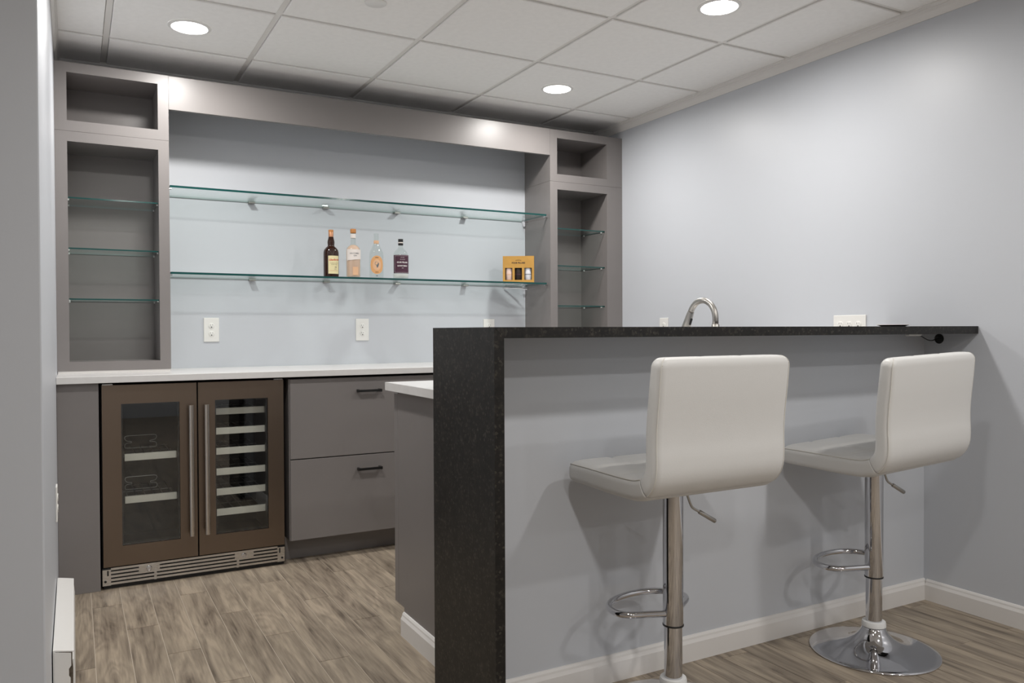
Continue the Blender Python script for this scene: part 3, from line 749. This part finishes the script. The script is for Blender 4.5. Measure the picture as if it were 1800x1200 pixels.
bm = bmesh.new(); tube(bm, [(-.036, HY0+.004, .06), (-.036, HY1-.004, .06)], .012, 12); obj('element', bm, 'copper', ht, True)

# ================================================================== BAR STOOLS
def cushion(part, nseg=46):
    """half of the L-shaped cushion: rounded section swept along the side profile (local y forward, z up)"""
    # centre line of the cushion with half thickness
    path = [(.185, .6775, .029), (.12, .6770, .0295), (.06, .6755, .030), (.0, .6745, .030), (-.06, .6740, .030), (-.105, .6755, .030), (-.140, .683, .030), (-.163, .700, .029), (-.176, .725, .028),
            (-.180, .76, .027), (-.1795, .80, .0265), (-.181, .84, .0265), (-.185, .88, .0265), (-.190, .92, .0265), (-.195, .96, .026), (-.1995, .998, .025)]
    sp = smoothpath([Vector(p) for p in path], 7)
    split = 6*7+2
    pts = sp[:split+1] if part == 'seat' else sp[split:]
    hw = .2275
    n = len(pts); bm = bmesh.new()
    cr = .020
    NX = 44
    # section: (x fraction, side) list
    sec = []
    def arc(cx, cz, a0, a1, b, k=6):
        return [(cx+cr*math.cos(math.radians(a0+(a1-a0)*i/k)), cz+min(cr, b)*math.sin(math.radians(a0+(a1-a0)*i/k))) for i in range(k+1)]
    def section(b):
        s = []
        c2 = min(cr, b*.8)
        for i in range(NX+1): s.append((-hw+cr+(2*hw-2*cr)*i/NX, b, 1))
        for i in range(1, 6):
            a = math.radians(90-90*i/6); s.append((hw-cr+cr*math.cos(a), b-c2+c2*math.sin(a), 0))
        s.append((hw, b-c2, 0)); s.append((hw, 0, 0)); s.append((hw, -(b-c2), 0))
        for i in range(1, 6):
            a = math.radians(-90*i/6); s.append((hw-cr+cr*math.cos(a), -(b-c2)+c2*math.sin(a), 0))
        for i in range(0, 13): s.append((hw-cr-(2*hw-2*cr)*i/12, -b, 0))
        for i in range(1, 6):
            a = math.radians(-90-90*i/6); s.append((-hw+cr+cr*math.cos(a), -(b-c2)+c2*math.sin(a), 0))
        s.append((-hw, -(b-c2), 0)); s.append((-hw, 0, 0)); s.append((-hw, b-c2, 0))
        for i in range(1, 6):
            a = math.radians(180-90*i/6); s.append((-hw+cr+cr*math.cos(a), b-c2+c2*math.sin(a), 0))
        return s
    # arclength
    L = [0]
    for i in range(1, n): L.append(L[-1]+math.hypot(pts[i][0]-pts[i-1][0], pts[i][1]-pts[i-1][1]))
    tot = L[-1]; rows = []; corners = {'l': [], 'r': []}
    extra = []
    for i in range(n):
        p = pts[i]; a = pts[max(0, i-1)]; c = pts[min(n-1, i+1)]
        d = Vector((c[0]-a[0], c[1]-a[1])); d.normalize()
        nn = Vector((d[1], -d[0]))           # towards the sitter
        if part == 'seat' and nn.y < 0: nn = -nn
        # path runs front -> back -> up ; the sitter's side is up for the seat and forward for the back
        nn = Vector((d[1], -d[0])) if d[1] > .0 and abs(d[1]) > abs(d[0]) else (Vector((d[1], -d[0])) if True else nn)
        extra.append((Vector((p[0], p[1])), d, nn, p[2], L[i]))
    # free end rounded off
    endlist = []
    R = .022
    seqs = extra
    if part == 'seat':
        p, d, nn, b, l0 = seqs[0]
        pre = []
        for k in range(6, 0, -1):
            a = k/6*PI/2; pre.append((p-d*R*math.sin(a), d, nn, b*(.42+.58*math.cos(a)), l0))
        seqs = pre+seqs
    else:
        p, d, nn, b, l0 = seqs[-1]
        for k in range(1, 7):
            a = k/6*PI/2; seqs = seqs+[(p+d*R*math.sin(a), d, nn, b*(.42+.58*math.cos(a)), l0)]
    N = len(seqs)
    for i, (p, d, nn, b, l) in enumerate(seqs):
        seam = (N-1-i) if part == 'seat' else i
        shrink = 1.0-.05*math.exp(-(seam/1.1)**2)
        endk = i if part == 'seat' else N-1-i
        pe = (seqs[0][0] if part == 'seat' else seqs[-1][0]); e_ = (p-pe).length; c_ = .026
        ws = 1.0-(c_-math.sqrt(max(0, c_*c_-(c_-e_)**2)))/hw*.85 if e_ < c_ else 1.0
        row = []
        for (x, o, top) in section(b*shrink):
            off = o
            if top:
                u = l/tot; gv = 0
                for gx in (-hw/3, hw/3): gv = max(gv, math.exp(-((x-gx)/.009)**2))
                for gl in (.34, .68): gv = max(gv, math.exp(-((l-gl*tot)/.009)**2))
                edge = min(1, max(0, (hw-abs(x))/.05))
                off = o-.0055*gv*edge+.0045*edge
            row.append(bm.verts.new((x*ws*(1-.002*(1-shrink)), p[0]+nn[0]*off, p[1]+nn[1]*off)))
        rows.append(row)
        # outer edge line for the piping (back and under side)
        sg = 1 if part == 'seat' else -1      # seam on the seat's upper edge, on the back's rear edge
        for q_, w_ in (('l', -1), ('r', 1)):
            corners[q_].append((w_*(hw-.0052)*ws, p[0]+sg*nn[0]*(b*shrink-.0052), p[1]+sg*nn[1]*(b*shrink-.0052)))
    m_ = len(rows[0])
    for i in range(N-1):
        for k in range(m_):
            bm.faces.new((rows[i][k], rows[i][(k+1) % m_], rows[i+1][(k+1) % m_], rows[i+1][k]))
    bm.faces.new(rows[0][::-1]); bm.faces.new(rows[-1])
    bmesh.ops.recalc_face_normals(bm, faces=bm.faces[:])
    return bm, corners
def make_stool(label):
    t = thing('bar_stool', label, 'bar stool', (0, 0, 0), 'white bar stools at the bar')
    prof = [(.2035, 0), (.2060, .0015), (.2060, .004), (.2030, .0065), (.185, .0085), (.150, .0125), (.115, .020), (.085, .031), (.062, .046), (.047, .062), (.039, .076), (.0345, .086)]
    obj('base', lathe(bmesh.new(), prof, 72), 'chrome', t, 'all', True)
    obj('collar', lathe(bmesh.new(), [(.0355, .084), (.0385, .085), (.0385, .095), (.0365, .1015), (.0262, .102)], 40), 'clearplastic', t, True, True)
    obj('lower_tube', lathe(bmesh.new(), [(.0258, .095), (.0258, .30)], 40), 'chrome', t, True, True)
    obj('ring', lathe(bmesh.new(), [(.0258, .249), (.0300, .2495), (.0300, .2535), (.0258, .254)], 40), 'black', t, True, True)
    obj('upper_tube', lathe(bmesh.new(), [(.0285, .2535), (.0290, .255), (.0290, .640)], 40), 'chrome', t, True, True)
    R_ = [(.026, .004), (.060, .022), (.095, .040), (.125, .058), (.140, .082), (.138, .112), (.122, .143), (.090, .167), (.048, .181), (0, .186)]
    loop = [(x*.95, y) for x, y in R_]+[(-x*.95, y) for x, y in reversed(R_[:-1])]
    ca, sa = math.cos(math.radians(7)), math.sin(math.radians(7)); loop = [(x*ca-y*sa, x*sa+y*ca) for x, y in loop]
    obj('footrest', tube(bmesh.new(), smoothpath([(x, y, .286) for x, y in loop], 5), .0095, 14), 'chrome', t, 'all', True)
    obj('mount_plate', BX(-.07, .07, -.07, .07, .6395, .6465, bev=.002), 'chrome', t, False, True)
    lv = obj('lever', tube(bmesh.new(), smoothpath([(.030, 0, .636), (.046, 0, .628), (.056, -.002, .604), (.066, -.003, .582), (.076, -.004, .573), (.098, -.006, .561)], 4), .0038, 10), 'nickel', t, 'all', True)
    obj('grip', tube(bmesh.new(), [(.092, -.005, .564), (.094, -.0055, .5627), (.146, -.012, .532), (.148, -.012, .531)], [.005, .0066, .0066, .005], 14), 'nickel', lv, True, True)
    for part in ('seat', 'backrest'):
        bm, cor = cushion(part)
        s = obj(part, bm, 'leather', t, 'all', True)
        for sd in ('l', 'r'):
            obj('piping', tube(bmesh.new(), cor[sd], .0016, 6), 'piping', s, 'all', True)
        if part == 'backrest':
            e1, e2 = cor['l'][-6], cor['r'][-6]
            obj('piping', tube(bmesh.new(), [e1, e2], .0016, 6), 'piping', s, 'all', True)
    return t
st = make_stool('white padded bar stool with its back square to the bar, nearer the waterfall end')
st.location = (1.489, 1.762, 0)
st2 = dup(st, (2.370, 1.770, 0), 'white padded bar stool with a slightly tilted back, next to the long bare wall', math.radians(2.5))
for c in st2.children:                 # this one is set slightly lower
    if c.name.split('.')[0] in ('seat', 'backrest', 'mount_plate', 'lever'):
        piv = Vector((0, 0, .63)); Rm = Matrix.Rotation(-math.radians(1.8), 3, 'Y')
        c.rotation_euler = Rm.to_euler(); c.location = piv - Rm @ piv + Vector((0, 0, -.013))

# ================================================================== SMALL THINGS AT THE BAR
pad = thing('round_pad', 'thin round pad lying on the black bar top near the long bare wall', 'pad', (2.600, 1.865, 1.099))
obj('underside', lathe(bmesh.new(), [(.040, 1.0992), (.052, 1.1035), (.053, 1.1040)], 36, (2.600, 1.865)), 'black', pad, True)
obj('top_disc', lathe(bmesh.new(), [(.053, 1.1040), (.0555, 1.1048), (.0545, 1.1058), (.040, 1.1055)], 36, (2.600, 1.865)), 'whitelabel', pad, True)
gm = thing('cable_grommet', 'round black cable hole in the wall just below the bar top', 'grommet', (XR, 1.952, 1.045))
bm = lathe(bmesh.new(), [(.0190, -.0003), (.0195, .0012), (.0175, .0020), (.0165, .0005), (.006, .0004)], 28)
bmesh.ops.rotate(bm, verts=bm.verts[:], cent=(0, 0, 0), matrix=Matrix.Rotation(-PI/2, 3, 'Y')); bmesh.ops.translate(bm, verts=bm.verts[:], vec=(XR, 1.952, 1.050))
obj('ring', bm, 'blackmetal', gm, True)
cb = thing('power_cable', 'thin cable with a small pale plug hanging under the bar top into the wall hole', 'cable', (2.85, 1.93, 1.06))
obj('lead', tube(bmesh.new(), smoothpath([(2.835, 1.925, 1.066), (2.865, 1.932, 1.060), (2.915, 1.942, 1.047), (2.955, 1.950, 1.044), (2.985, 1.951, 1.049), (3.004, 1.952, 1.051)], 5), .0022, 8), 'black', cb, 'all')
obj('plug', BX(2.765, 2.840, 1.915, 1.933, 1.0625, 1.0702, bev=.002), 'plastic', cb)

# ================================================================== LIGHTS AND CEILING FITTINGS
def downlight(x, y, label, sfx=''):
    t = thing('recessed_light'+sfx, label, 'ceiling light', (x, y, ZC), 'round recessed ceiling lights')
    obj('trim_ring', lathe(bmesh.new(), [(.0860, ZC-.0001), (.0865, ZC-.002), (.0800, ZC-.006), (.0730, ZC-.0065), (.0720, ZC-.003)], 48, (x, y), cap=False), 'ring', t, True)
    obj('lens'+sfx, lathe(bmesh.new(), [(.0725, ZC-.003), (.0725, ZC-.0045), (.060, ZC-.0060), (.030, ZC-.0070), (.005, ZC-.0072)], 40, (x, y)), 'lens', t, True)
    ld = bpy.data.lights.new('lamp'+sfx, 'AREA'); ld.shape = 'DISK'; ld.size = .140; ld.energy = LAMP_W; ld.color = LAMP_COL; ld.spread = math.radians(171)
    lo = bpy.data.objects.new('lamp'+sfx, ld); COL.objects.link(lo); lo.parent = t; lo.location = (0, 0, -.0085)
    return t
LXS, LYS = (GX+T/2, GX+3.5*T), (GY-.5*T, GY-2.5*T)
downlight(LXS[0], LYS[0], 'lit round ceiling light in front of the cabinet above the wine fridge')
downlight(LXS[1], LYS[0], 'lit round ceiling light in front of the cabinet beside the gift box')
downlight(LXS[1], LYS[1], 'lit round ceiling light above the bar near the long bare wall')
downlight(LXS[0], LYS[1], 'lit round ceiling light above the aisle beside the bar end', '_offscreen')
# further rows on the stools' side of the room: the bar top throws three shadow edges on the bar wall, the stools throw shadows both ways
for yy in (GY-5.5*T, GY-7.5*T, GY-10.5*T):
    for xx in LXS:
        downlight(xx, yy, 'lit round ceiling light over the open room beyond the bar stools', '_offscreen')
sp = thing('sprinkler_cover', 'small round white cover plate in the middle of a ceiling tile', 'sprinkler cover', (GX+1.5*T, GY-1.5*T, ZC))
obj('cover', lathe(bmesh.new(), [(.043, ZC-.0001), (.043, ZC-.004), (.040, ZC-.006), (.004, ZC-.0065)], 40, (GX+1.5*T, GY-1.5*T)), 'ring', sp, True)
